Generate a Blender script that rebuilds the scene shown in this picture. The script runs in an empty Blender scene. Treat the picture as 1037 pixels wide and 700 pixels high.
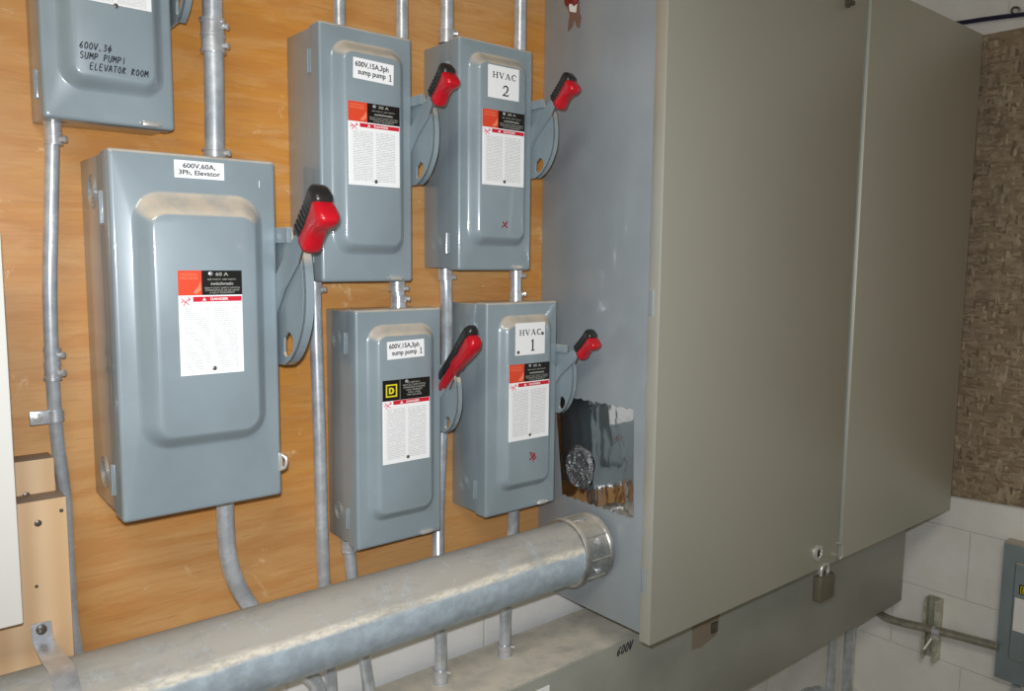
import bpy, bmesh, math, random
from mathutils import Vector, Matrix
random.seed(7)
C = bpy.context.scene.collection
PI = math.pi
H = 1.55            # camera height above the floor; heights below are given relative to the camera
# ------------------------------------------------------------------ camera model (for measuring points on real planes)
F, YAW, PIT, ROLL, D = 808.745, .693413, .107325, .00951107, 1.20378
_s, _c = math.sin(YAW), math.cos(YAW)
FW = Vector((_s*math.cos(PIT), _c*math.cos(PIT), -math.sin(PIT)))
_r = Vector((_c, -_s, 0)); _u = _r.cross(FW)
RT = _r*math.cos(ROLL)+_u*math.sin(ROLL); UP = _u*math.cos(ROLL)-_r*math.sin(ROLL)
CAM = Vector((0, -D, H))
def ray(px, py): return FW+RT*((px-518.5)/F)+UP*((350-py)/F)
def aty(px, py, Y):          # point of the plane y=Y
    d = ray(px, py); return CAM+d*((Y+D)/d.y)
def atx(px, py, X):
    d = ray(px, py); return CAM+d*(X/d.x)
# ------------------------------------------------------------------ materials
def S(h):                     # srgb 0-255 -> linear
    r = []
    for v in h:
        v /= 255; r.append(v/12.92 if v <= .04045 else ((v+.055)/1.055)**2.4)
    return (*r, 1)
class NT:
    def __init__(s, name):
        s.m = bpy.data.materials.new(name); s.m.use_nodes = True
        s.t = s.m.node_tree; s.b = s.t.nodes['Principled BSDF']
    def n(s, ty, **kw):
        n = s.t.nodes.new(ty)
        for k, v in kw.items():
            if k in ('operation', 'blend_type', 'data_type', 'noise_dimensions', 'feature', 'wave_type', 'bands_direction', 'distance', 'interpolation_type', 'wave_profile', 'offset', 'squash'): setattr(n, k, v)
            else: n.inputs[k.replace('_', ' ')].default_value = v
        return n
    def l(s, a, b): s.t.links.new(a, b)
    def coord(s, scale=(1, 1, 1), loc=(0, 0, 0), rot=(0, 0, 0)):
        g = s.n('ShaderNodeNewGeometry'); mp = s.n('ShaderNodeMapping')
        mp.inputs['Scale'].default_value = scale; mp.inputs['Location'].default_value = loc; mp.inputs['Rotation'].default_value = rot
        s.l(g.outputs['Position'], mp.inputs['Vector']); return mp.outputs['Vector']
    def noise(s, sc, det=4, rough=.55, vec=None, dist=0):
        n = s.n('ShaderNodeTexNoise', Scale=sc, Detail=det, Roughness=rough, Distortion=dist)
        s.l(vec if vec is not None else s.coord(), n.inputs['Vector']); return n.outputs['Fac']
    def mr(s, v, a, b, c=0, d=1, smooth=True):
        n = s.n('ShaderNodeMapRange'); n.clamp = True
        if smooth: n.interpolation_type = 'SMOOTHSTEP'
        for i, x in zip(('From Min', 'From Max', 'To Min', 'To Max'), (a, b, c, d)): n.inputs[i].default_value = x
        s.l(v, n.inputs['Value']); return n.outputs['Result']
    def math(s, op, a, b=None):
        n = s.n('ShaderNodeMath', operation=op)
        for i, x in enumerate((a, b)):
            if x is None: continue
            if isinstance(x, (int, float)): n.inputs[i].default_value = x
            else: s.l(x, n.inputs[i])
        return n.outputs[0]
    def mix(s, f, a, b):
        n = s.n('ShaderNodeMix', data_type='RGBA')
        for i, x in ((0, f), (6, a), (7, b)):
            if isinstance(x, (int, float, tuple)): n.inputs[i].default_value = x
            else: s.l(x, n.inputs[i])
        return n.outputs[2]
    def bump(s, h, st=.2, dist=.002):
        n = s.n('ShaderNodeBump', Strength=st, Distance=dist); s.l(h, n.inputs['Height']); s.l(n.outputs[0], s.b.inputs['Normal'])
    def set(s, **kw):
        for k, v in kw.items():
            i = s.b.inputs[k.replace('_', ' ')]
            if isinstance(v, (int, float, tuple)): i.default_value = v
            else: s.l(v, i)
        return s.m
def plain(name, col, rough=.5, metal=0, **kw):
    t = NT(name); return t.set(Base_Color=S(col), Roughness=rough, Metallic=metal, **kw)
def sepz(t):
    g = t.n('ShaderNodeNewGeometry'); x = t.n('ShaderNodeSeparateXYZ'); t.l(g.outputs['Normal'], x.inputs[0]); return x.outputs
DUST = S((196, 182, 162))
def paint(name, col, rough=.32, dust=1.0, lo=.25, hi=.6, scr=.0, metal=0.0, spec=.5, grainb=.04, mott=1.0, dcol=None, coat=0.0):
    t = NT(name)
    n1 = t.noise(6, 5, .6); n2 = t.noise(90, 3, .6)
    base = t.mix(t.mr(n1, .3, .7), S(tuple(c*(1-.035*mott) for c in col)), S(tuple(min(255, c*(1+.03*mott)) for c in col)))
    z = sepz(t)[2]
    dn = t.mr(t.noise(28, 4, .65), .3, .62)
    f = t.math('MULTIPLY', t.math('MULTIPLY', t.mr(z, lo, hi), t.math('ADD', t.math('MULTIPLY', dn, .45), .55)), dust)
    base = t.mix(f, base, dcol or DUST)
    if scr:
        sn = t.mr(t.noise(9, 6, .75, t.coord((1, 1, .25)), 1.5), .63, .70)
        base = t.mix(t.math('MULTIPLY', sn, scr), base, S((185, 180, 170)))
    t.bump(t.math('ADD', n2, t.math('MULTIPLY', t.noise(420, 2), .6)), grainb, .001)
    r = t.math('ADD', t.math('MULTIPLY', f, .5), t.mr(n1, .3, .8, rough*(1-.1*mott), rough*(1+.25*mott)))
    return t.set(Base_Color=base, Roughness=r, Metallic=metal, Specular_IOR_Level=spec, Coat_Weight=coat, Coat_Roughness=.1)
def galv(name, col=(176, 182, 188), dust=.0, lo=.1, hi=.7, rough=.3, metal=.85, spangle=1.0, dustcol=None):
    t = NT(name)
    n1 = t.noise(40, 4, .65); n2 = t.noise(8, 4, .6)
    base = t.mix(t.mr(n1, .35, .7), S(tuple(c*(1-.12*spangle) for c in col)), S(tuple(min(255, c*1.08) for c in col)))
    base = t.mix(t.math('MULTIPLY', t.mr(n2, .52, .68), .45*spangle), base, S((128, 132, 132)))
    m = metal; r = rough
    if dust:
        z = sepz(t)[2]
        wob = t.math('ADD', z, t.math('MULTIPLY', t.math('SUBTRACT', t.noise(16, 5, .7, t.coord((.35, 1, 1))), .5), .28))
        dn = t.mr(t.noise(22, 6, .72, None, .6), .28, .5)
        f = t.math('MULTIPLY', t.math('MULTIPLY', t.mr(wob, lo, hi), t.math('ADD', t.math('MULTIPLY', dn, .55), .45)), dust)
        spk = t.mr(t.noise(260, 2, .6), .45, .62)
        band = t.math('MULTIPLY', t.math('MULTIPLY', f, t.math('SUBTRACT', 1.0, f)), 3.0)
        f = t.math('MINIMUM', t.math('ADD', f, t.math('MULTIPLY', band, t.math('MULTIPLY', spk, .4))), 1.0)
        glint_band = t.math('MULTIPLY', t.mr(wob, lo-.02, lo+.06), t.mr(wob, lo+.16, lo+.34, 1, 0))  # paler dust along its lower edge, with the flash highlight put into the colour
        dc = t.mix(t.math('MULTIPLY', glint_band, t.mr(t.noise(180, 3, .7, t.coord((.4, 1, 1))), .3, .6, .35, 1)), dustcol or DUST, S((228, 219, 200)))
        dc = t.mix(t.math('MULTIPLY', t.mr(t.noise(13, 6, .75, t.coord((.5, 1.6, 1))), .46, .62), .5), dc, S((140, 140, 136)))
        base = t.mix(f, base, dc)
        m = t.math('MULTIPLY', t.math('SUBTRACT', 1.0, f), metal)
        r = t.math('ADD', t.math('MULTIPLY', f, .45), rough)
    t.bump(t.noise(150, 3), .08, .001)
    return t.set(Base_Color=base, Metallic=m, Roughness=r)
M = {}
M['switch'] = paint('blue_grey_enamel', (136, 149, 154), .34, 1.0, .14, .42, coat=.7)
M['cab'] = paint('grey_cabinet_paint', (146, 153, 156), .36, .8, .3, .8, metal=.0, coat=.4)
M['door'] = paint('grey_door_paint', (204, 203, 190), .5, .8, .3, .8, metal=.62, mott=.1, grainb=.05)
M['gutter'] = paint('grey_wireway_paint', (172, 174, 164), .4, 1.0, .3, .8, scr=.12, metal=.3, dcol=S((222, 214, 198)))
M['emt'] = galv('thin_galvanised_steel', (205, 211, 216), rough=.3, metal=.55, spangle=.5)
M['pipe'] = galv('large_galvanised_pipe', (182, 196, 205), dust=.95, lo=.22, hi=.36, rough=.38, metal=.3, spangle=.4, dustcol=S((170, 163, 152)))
M['fit'] = galv('cast_zinc_fitting', (208, 210, 214), rough=.28, metal=.6, spangle=.5)
M['bigfit'] = galv('large_zinc_fitting', (180, 180, 176), dust=.75, lo=.2, hi=.9, rough=.28, metal=.8, dustcol=S((190, 178, 158)))
M['chrome'] = plain('bright_zinc', (215, 213, 208), .25, .55)
M['darksteel'] = plain('dark_steel', (105, 98, 88), .35, .5)
M['white'] = plain('white_sticker', (244, 244, 242), .5)
M['whitep'] = plain('white_enamel', (236, 234, 226), .4)
M['cream'] = plain('cream_edge', (222, 214, 160), .5)
M['orange'] = plain('orange_red_print', (222, 74, 44), .4)
M['red'] = plain('red_print', (206, 28, 48), .4)
M['black'] = plain('black_print', (22, 21, 20), .35)
M['yellow'] = plain('yellow_print', (226, 214, 40), .4)
M['textlight'] = plain('pale_grey_print', (170, 170, 160), .5)
M['textwhite'] = plain('white_print', (235, 235, 235), .5)
M['textorange'] = plain('light_orange_print', (240, 130, 95), .5)
M['textpink'] = plain('pink_print', (225, 60, 90), .5)
M['ink'] = plain('black_ink', (28, 28, 34), .6)
M['redink'] = plain('dark_red_ink', (150, 20, 30), .6)
M['grip'] = plain('red_plastic', (188, 20, 34), .28)
M['gripblack'] = plain('black_plastic', (38, 37, 36), .3)
M['brass'] = plain('brass_body', (118, 112, 96), .4, .4)
M['rust'] = plain('rusty_brown_residue', (122, 92, 78), .7)
M['redgoo'] = plain('red_wax', (130, 40, 40), .5)
M['hole'] = plain('dark_recess', (25, 22, 20), .8)
def fine_print():
    t = NT('fine_print_paper'); g = t.n('ShaderNodeTexCoord'); sp = t.n('ShaderNodeSeparateXYZ'); t.l(g.outputs['Generated'], sp.inputs[0])
    rows = t.math('FRACT', t.math('MULTIPLY', sp.outputs[2], 34.0)); row = t.math('FLOOR', t.math('MULTIPLY', sp.outputs[2], 34.0))
    line = t.math('LESS_THAN', rows, .45)
    cb = t.n('ShaderNodeCombineXYZ'); t.l(t.math('MULTIPLY', sp.outputs[0], 40.0), cb.inputs[0]); t.l(t.math('MULTIPLY', row, 7.31), cb.inputs[1])
    w = t.mr(t.noise(1.0, 2, .5, cb.outputs[0]), .36, .46)
    x = sp.outputs[0]
    c1 = t.math('MULTIPLY', t.math('GREATER_THAN', x, .07), t.math('LESS_THAN', x, .47))
    c2 = t.math('MULTIPLY', t.math('GREATER_THAN', x, .53), t.math('LESS_THAN', x, .93))
    zz = t.math('MULTIPLY', t.math('GREATER_THAN', sp.outputs[2], .06), t.math('LESS_THAN', sp.outputs[2], .95))
    f = t.math('MULTIPLY', t.math('MULTIPLY', t.math('MULTIPLY', line, w), t.math('ADD', c1, c2)), zz)
    return t.set(Base_Color=t.mix(t.math('MULTIPLY', f, .42), S((242, 242, 240)), S((110, 112, 118))), Roughness=.5)
M['print'] = fine_print()
def plywood():
    t = NT('orange_plywood')
    v = t.coord((1.1, 1, 7.5))
    big = t.noise(1.6, 3, .5, t.coord((1, 1, 1.6)))
    w = t.n('ShaderNodeTexWave', wave_type='BANDS', bands_direction='Z', Scale=2.4, Distortion=11, Detail=4, Detail_Scale=1.1, Detail_Roughness=.62)
    t.l(t.coord((.7, 1, 2.6)), w.inputs['Vector'])
    fine = t.noise(22, 6, .75, t.coord((.55, 1, 9))); mid = t.noise(4, 6, .65, t.coord((.9, 1, 5)), 1.6)
    a = t.mix(t.mr(big, .42, .58), S((200, 136, 58)), S((198, 148, 92)))
    a = t.mix(t.math('MULTIPLY', t.mr(w.outputs['Fac'], .35, .95), .38), a, S((186, 122, 60)))
    a = t.mix(t.math('MULTIPLY', t.mr(mid, .45, .65), .45), a, S((212, 166, 108)))
    a = t.mix(t.math('MULTIPLY', t.mr(fine, .48, .7), .42), a, S((160, 106, 60)))
    # knots and small stains of their own
    vo = t.n('ShaderNodeTexVoronoi', feature='F1', Scale=2.6, Randomness=1.0); t.l(t.coord((1, 1, 1.7)), vo.inputs['Vector'])
    a = t.mix(t.math('MULTIPLY', t.mr(vo.outputs['Distance'], .022, .045, 1, 0), .7), a, S((112, 68, 36)))
    # pale scuffs
    sc = t.mr(t.noise(7, 7, .8, t.coord((1, 1, 1), (3, 0, 1)), 2.0), .61, .67)
    a = t.mix(t.math('MULTIPLY', sc, .45), a, S((232, 205, 165)))
    t.bump(fine, .12, .001)
    return t.set(Base_Color=a, Roughness=.42, Specular_IOR_Level=.45)
M['ply'] = plywood()
def lumber():
    t = NT('pale_pine_lumber')
    w = t.n('ShaderNodeTexWave', wave_type='BANDS', bands_direction='X', Scale=9, Distortion=3.5, Detail=3, Detail_Scale=.6)
    t.l(t.coord((1, 1, .12)), w.inputs['Vector'])
    a = t.mix(t.math('MULTIPLY', w.outputs['Fac'], .6), S((226, 192, 150)), S((206, 166, 120)))
    a = t.mix(t.mr(sepz(t)[2], .6, .9), a, S((150, 132, 116)))
    t.bump(t.noise(60, 4, .6, t.coord((1, 1, .1))), .1, .001)
    return t.set(Base_Color=a, Roughness=.6)
M['pine'] = lumber()
def osb():
    t = NT('oriented_strand_board')
    n0 = t.noise(3, 3)
    def chips(rot, sc, loc):
        vo = t.n('ShaderNodeTexVoronoi', feature='F1', Scale=1.0, Randomness=1.0); t.l(t.coord(sc, loc, rot), vo.inputs['Vector']); return vo
    a1 = chips((.5, 0, 0), (1, 34, 120), (0, 0, 0)); a2 = chips((-.7, 0, 0), (1, 125, 38), (2, 1, 4)); a3 = chips((1.2, 0, 0), (1, 42, 125), (5, 3, 1))
    s1 = t.n('ShaderNodeSeparateXYZ'); t.l(a1.outputs['Color'], s1.inputs[0]); s2 = t.n('ShaderNodeSeparateXYZ'); t.l(a2.outputs['Color'], s2.inputs[0]); s3 = t.n('ShaderNodeSeparateXYZ'); t.l(a3.outputs['Color'], s3.inputs[0])
    col = t.mix(s1.outputs[0], S((126, 108, 86)), S((170, 152, 126)))
    col = t.mix(t.mr(s2.outputs[1], .55, .6), col, t.mix(s2.outputs[0], S((108, 92, 72)), S((186, 168, 140))))
    col = t.mix(t.mr(s3.outputs[2], .68, .72), col, t.mix(s3.outputs[0], S((128, 108, 84)), S((164, 144, 118))))
    col = t.mix(t.math('MULTIPLY', t.mr(t.noise(30, 4, .7), .5, .7), .35), col, S((86, 72, 56)))
    t.bump(s1.outputs[0], .3, .002)
    return t.set(Base_Color=col, Roughness=.65)
M['osb'] = osb()
def block(name, axis, off, joint=True):
    t = NT(name)
    g = t.n('ShaderNodeNewGeometry'); sp = t.n('ShaderNodeSeparateXYZ'); t.l(g.outputs['Position'], sp.inputs[0])
    cb = t.n('ShaderNodeCombineXYZ'); t.l(t.math('ADD', sp.outputs[axis], off), cb.inputs[0]); t.l(t.math('SUBTRACT', sp.outputs[2], .764), cb.inputs[1])
    br = t.n('ShaderNodeTexBrick', Scale=1.0, Mortar_Size=.003, Mortar_Smooth=.8, Brick_Width=.42, Row_Height=.21)
    t.l(cb.outputs[0], br.inputs['Vector'])
    n = t.noise(9, 5, .6); pit = t.mr(t.noise(70, 4, .7), .64, .74)
    a = t.mix(t.mr(n, .35, .7), S((236, 233, 226)), S((244, 242, 237)))
    a = t.mix(t.math('MULTIPLY', br.outputs['Fac'], .18), a, S((172, 166, 156)))
    a = t.mix(t.math('MULTIPLY', pit, .25), a, S((160, 152, 142)))
    h = t.math('SUBTRACT', t.math('MULTIPLY', t.noise(80, 4, .7), .25), br.outputs['Fac'])
    t.bump(h, .5, .003)
    return t.set(Base_Color=a, Roughness=.6)
M['blockr'] = block('white_painted_block_right', 1, .315)
M['blockb'] = block('white_painted_block', 0, .1)
def concrete():
    t = NT('grey_concrete'); return t.set(Base_Color=t.mix(t.noise(3, 6), S((120, 116, 108)), S((150, 146, 138))), Roughness=.8)
M['floor'] = concrete()
M['ceil'] = plain('off_white_ceiling', (200, 198, 186), .8)
def foil():
    t = NT('crinkled_shiny_foil')
    h = t.math('ADD', t.noise(14, 3, .5, t.coord((1, 1.6, .6)), .8), t.math('MULTIPLY', t.noise(70, 3, .6), .12))
    t.bump(h, .25, .006)
    return t.set(Base_Color=S((205, 205, 205)), Roughness=.09, Metallic=1.0)
M['foil'] = foil()
def crumple():
    t = NT('crumpled_dull_foil'); t.bump(t.noise(60, 4, .7, None, 1.5), .9, .01)
    return t.set(Base_Color=S((150, 154, 158)), Roughness=.3, Metallic=.9)
M['crumple'] = crumple()
# ------------------------------------------------------------------ object helpers
def empty(name, loc, label, cat, group=None):
    o = bpy.data.objects.new(name, None); o.empty_display_size = .05; C.objects.link(o); o.location = loc
    o['label'] = label; o['category'] = cat
    if group: o['group'] = group
    return o
def base_loc(o):
    v = Vector((0, 0, 0))
    while o: v = v+Vector(o.location); o = o.parent
    return v
def finish(o, name, mat, parent, smooth, angle=35):
    me = o.data
    if mat is not None and not me.materials:
        for m in (mat if isinstance(mat, (list, tuple)) else [mat]): me.materials.append(m)
    off = base_loc(parent)
    if parent: o.parent = parent
    me.transform(Matrix.Translation(-off))
    if smooth:
        for p in me.polygons: p.use_smooth = True
        me.set_sharp_from_angle(angle=math.radians(angle))
    return o
def obj(name, bm, mat, parent=None, smooth=True, origin=None, angle=35):
    """bm holds world coordinates"""
    bmesh.ops.recalc_face_normals(bm, faces=bm.faces)
    me = bpy.data.meshes.new(name); bm.to_mesh(me); bm.free()
    o = bpy.data.objects.new(name, me); C.objects.link(o)
    finish(o, name, mat, parent, smooth, angle)
    if origin is not None and not parent:
        me.transform(Matrix.Translation(-Vector(origin))); o.location = origin
    return o
def tag(o, label=None, cat=None, group=None, kind=None):
    if label: o['label'] = label
    if cat: o['category'] = cat
    if group: o['group'] = group
    if kind: o['kind'] = kind
    return o
def box(bm, x0, x1, y0, y1, z0, z1, bev=0, seg=2):
    r = bmesh.ops.create_cube(bm, size=1)
    for v in r['verts']:
        v.co = Vector(((x0+x1)/2+v.co.x*(x1-x0), (y0+y1)/2+v.co.y*(y1-y0), (z0+z1)/2+v.co.z*(z1-z0)))
    if bev:
        es = list({e for v in r['verts'] for e in v.link_edges})
        bmesh.ops.bevel(bm, geom=es, offset=bev, segments=seg, profile=.5, affect='EDGES')
    return bm
def B(*a, **k): return box(bmesh.new(), *a, **k)
def frame(d, hint=Vector((0, 0, 1))):
    d = d.normalized(); h = hint if abs(d.dot(hint)) < .95 else Vector((0, 1, 0))
    a = d.cross(h).normalized(); return a, d.cross(a).normalized()
def lathe(bm, p, d, prof, seg=28, caps=True):
    """prof: list of (t along d, radius)"""
    p = Vector(p); d = Vector(d).normalized(); a, b = frame(d); prev = None; first = None
    for t, r in prof:
        ring = [bm.verts.new(p+d*t+(a*math.cos(2*PI*i/seg)+b*math.sin(2*PI*i/seg))*r) for i in range(seg)]
        if prev:
            for i in range(seg): bm.faces.new((prev[i], prev[(i+1) % seg], ring[(i+1) % seg], ring[i]))
        else: first = ring
        prev = ring
    if caps:
        bm.faces.new(first[::-1]); bm.faces.new(prev)
    return bm
def smoothpath(pts, n=8):
    pts = [Vector(p) for p in pts]
    if len(pts) < 3: return pts
    out = []
    P = [pts[0]*2-pts[1]]+pts+[pts[-1]*2-pts[-2]]
    for i in range(1, len(P)-2):
        p0, p1, p2, p3 = P[i-1:i+3]
        for k in range(n):
            t = k/n
            out.append(.5*((2*p1)+(p2-p0)*t+(2*p0-5*p1+4*p2-p3)*t*t+(3*p1-p0-3*p2+p3)*t**3))
    out.append(pts[-1]); return out
def tube(bm, pts, r, seg=20, caps=True):
    pts = [Vector(p) for p in pts]; prev = None; a = None
    for i, p in enumerate(pts):
        d = (pts[min(i+1, len(pts)-1)]-pts[max(i-1, 0)]).normalized()
        if a is None: a, b = frame(d)
        else: a = (a-d*a.dot(d)).normalized(); b = d.cross(a)
        ring = [bm.verts.new(p+(a*math.cos(2*PI*k/seg)+b*math.sin(2*PI*k/seg))*r) for k in range(seg)]
        if prev:
            for k in range(seg): bm.faces.new((prev[k], prev[(k+1) % seg], ring[(k+1) % seg], ring[k]))
        elif caps: bm.faces.new(ring[::-1])
        prev = ring
    if caps: bm.faces.new(prev)
    return bm
def prism(bm, outline, holes, axis, c0, c1):
    """outline and holes: lists of (p,q) in the plane across axis; extruded from c0 to c1"""
    def mk(p, q, c): return {'x': (c, p, q), 'y': (p, c, q), 'z': (p, q, c)}[axis]
    tmp = bmesh.new(); loops = []
    for lp in [outline]+holes:
        vs = [tmp.verts.new(mk(p, q, c0)) for p, q in lp]
        for i in range(len(vs)): tmp.edges.new((vs[i], vs[(i+1) % len(vs)]))
    bmesh.ops.triangle_fill(tmp, use_beauty=True, edges=tmp.edges[:])
    r = bmesh.ops.extrude_face_region(tmp, geom=tmp.faces[:])
    dv = Vector(mk(0, 0, c1))-Vector(mk(0, 0, c0))
    bmesh.ops.translate(tmp, verts=[g for g in r['geom'] if isinstance(g, bmesh.types.BMVert)], vec=dv)
    bmesh.ops.recalc_face_normals(tmp, faces=tmp.faces)
    me = bpy.data.meshes.new('t'); tmp.to_mesh(me); tmp.free(); bm.from_mesh(me); bpy.data.meshes.remove(me)
    return bm
def spline2(pts, n=6):
    q = smoothpath([(a, b, 0) for a, b in pts], n); return [(v.x, v.y) for v in q]
def text_mesh(body, size, mat, bold=0.0, align='CENTER', spacing=1.0, sx=1.0):
    cu = bpy.data.curves.new('lettering', 'FONT'); cu.body = body; cu.size = size; cu.align_x = align; cu.align_y = 'CENTER'
    cu.extrude = .00008; cu.offset = bold; cu.space_line = spacing; cu.resolution_u = 3
    o = bpy.data.objects.new('lettering', cu); C.objects.link(o)
    dg = bpy.context.evaluated_depsgraph_get(); me = bpy.data.meshes.new_from_object(o.evaluated_get(dg))
    bpy.data.objects.remove(o); bpy.data.curves.remove(cu)
    me.name = 'lettering'; me.materials.clear(); me.materials.append(mat)
    me.transform(Matrix.Diagonal((sx, 1, 1, 1)))
    return me
FRONT = Matrix(((1, 0, 0, 0), (0, 0, -1, 0), (0, 1, 0, 0), (0, 0, 0, 1)))      # text plane -> facing -y
def text(body, x, y, z, size, mat, parent, bold=0.0, sx=1.0, spacing=1.0, rot=0.0, name='lettering', facing='y', width=None, height=None):
    me = text_mesh(body, size, mat, bold, spacing=spacing, sx=sx)
    xs = [v.co.x for v in me.vertices]; ys = [v.co.y for v in me.vertices]
    cx, cy = (max(xs)+min(xs))/2, (max(ys)+min(ys))/2
    fx = width/(max(xs)-min(xs)) if width else 1; fy = height/(max(ys)-min(ys)) if height else fx
    me.transform(Matrix.Diagonal((fx, fy, 1, 1)) @ Matrix.Translation((-cx, -cy, 0)))
    T = FRONT if facing == 'y' else Matrix(((0, 0, -1, 0), (-1, 0, 0, 0), (0, 1, 0, 0), (0, 0, 0, 1)))
    me.transform(Matrix.Translation((x, y, z)) @ T @ Matrix.Rotation(rot, 4, 'Z'))
    o = bpy.data.objects.new(name, me); C.objects.link(o)
    off = base_loc(parent); o.parent = parent; me.transform(Matrix.Translation(-off)); return o
# hand-written letters: strokes in a 0..1 cell
HW = {'@': [[(.5, .8), (.1, .45), (.5, .1), (.9, .45), (.5, .8)], [(.6, 1.1), (.4, -.15)]], '6': [[(.8, .95), (.3, .6), (.15, .25), (.45, 0), (.8, .2), (.6, .45), (.2, .35)]], '0': [[(.5, 1), (.15, .6), (.3, .05), (.75, .1), (.9, .6), (.5, 1)]],
      'V': [[(.05, 1), (.45, 0), (.95, 1)]], ',': [[(.5, .15), (.35, -.15)]], '3': [[(.2, .95), (.8, .9), (.45, .55), (.85, .3), (.5, 0), (.15, .1)]],
      'O': [[(.5, 1), (.1, .5), (.5, 0), (.9, .5), (.5, 1)]], '/': [[(.5, 1.2), (.5, -.2)]], 'S': [[(.85, .9), (.3, .95), (.2, .6), (.8, .4), (.7, .05), (.1, .05)]],
      'U': [[(.1, 1), (.15, .1), (.7, .05), (.9, 1)]], 'M': [[(.05, 0), (.15, 1), (.5, .35), (.85, 1), (.95, 0)]], 'P': [[(.15, 0), (.2, 1)], [(.2, .98), (.8, .85), (.7, .5), (.2, .45)]],
      '1': [[(.5, 1), (.5, 0)]], 'E': [[(.8, 1), (.15, .95), (.15, 0), (.85, .05)], [(.15, .5), (.7, .55)]], 'L': [[(.2, 1), (.15, 0), (.8, .05)]],
      'A': [[(.05, 0), (.5, 1), (.9, 0)], [(.25, .35), (.75, .4)]], 'T': [[(.5, .95), (.5, 0)], [(.05, .95), (.95, 1)]], 'R': [[(.15, 0), (.2, 1)], [(.2, .98), (.8, .8), (.25, .5), (.9, 0)]],
      '9': [[(.8, .8), (.4, 1), (.2, .65), (.7, .55), (.8, .9), (.6, 0)]]}
def handwriting(lines, x0, y, z0, cw, ch, lead, mat, parent, r=.0009, slant=.15, dx=1.0, dz=0.0):
    bm = bmesh.new()
    for li, s in enumerate(lines):
        for ci, ch_ in enumerate(s):
            for st in HW.get(ch_, []):
                pts = []
                for a, b in st:
                    u = (ci+a*.8)*cw+b*ch*slant; w = -li*lead+b*ch
                    pts.append(Vector((x0+u*dx, y, z0+w+u*dz)))
                if len(pts) == 2: pts.insert(1, (pts[0]+pts[1])/2)
                tube(bm, smoothpath(pts, 4), r, 5)
    return obj('handwriting', bm, mat, parent, smooth=False)
# ------------------------------------------------------------------ the room
RW = 2.5
def struct(name, bm, mat): return tag(obj(name, bm, mat, smooth=False), kind='structure')
struct('wall_back', B(-2.6, RW+.2, .018, .2, 0, 3.0), M['blockb'])
struct('wall_right', B(RW, RW+.2, -4.2, .018, 0, 3.0), M['blockr'])
struct('wall_left', B(-2.8, -2.6, -4.2, .2, 0, 3.0), M['blockb'])
struct('wall_front', B(-2.8, RW+.2, -4.4, -4.2, 0, 3.0), M['blockb'])
struct('floor', B(-2.8, RW+.2, -4.4, .2, -.1, 0), M['floor'])
struct('ceiling', B(-2.8, RW+.2, -4.4, .2, 3.0, 3.1), M['ceil'])
def z(v): return v+H
tag(obj('plywood_panel', B(-1.1, 1.75, 0, .0165, z(-.615), z(1.2)), M['ply'], smooth=False, origin=(0.3, .018, z(-.615))),
    'big orange plywood backboard on the block wall, behind the grey switches', 'plywood board')
bm = bmesh.new(); Yr = -1.4; Yl = -.02
vs = [(Yl, z(-.700)), (Yr, z(-.622)), (Yr, z(.6365)), (Yl, z(.6365))]
prism(bm, vs, [], 'x', RW-.0135, RW-.0015)
tag(obj('strand_board', bm, M['osb'], smooth=False, origin=(RW, -.7, z(-.7))), 'brown strand board panel fixed high on the right-hand white block wall', 'wood board')
# studs
def screwhead(bm, x, y, z_, r=.0045): lathe(bm, (x, y, z_), (0, -1, 0), [(0, r), (.001, r), (.0018, r*.6)], 12)
st = empty('wood_stud', (.155, 0, z(-1.0)), 'taller pale pine board against the plywood, its top showing above the front board', 'wooden board')
obj('board', B(.100, .1935, -.0378, 0, z(-1.0), z(-.2625), bev=.0015), M['pine'], st)
bm = bmesh.new(); p = aty(26.5, 502, -.038); screwhead(bm, p.x, -.038, p.z); obj('screw', bm, M['darksteel'], st)
st = empty('wood_stud', (.155, -.038, z(-1.0)), 'shorter pale pine board in front, carrying the end strap of the large pipe', 'wooden board')
obj('board', B(.100, .1985, -.076, -.038, z(-1.0), z(-.3065), bev=.0015), M['pine'], st)
for px, py, r in ((38.5, 530, .0042), (37, 594, .002), (62, 517, .0024)):
    bm = bmesh.new(); p = aty(px, py, -.076); screwhead(bm, p.x, -.076, p.z, r); obj('screw', bm, M['darksteel'], st)
# white cabinet at the left edge
wc = empty('white_cabinet', (-.1, 0, z(-.43)), 'white enamelled metal cabinet cut off by the left edge of the photo', 'cabinet')
obj('body', B(-.35, .128, -.135, -.079, z(-.424), z(.02), bev=.003), M['cream'], wc)
obj('door', B(-.355, .1345, -.152, -.136, z(-.43), z(.025), bev=.0025), M['whitep'], wc)
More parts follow.
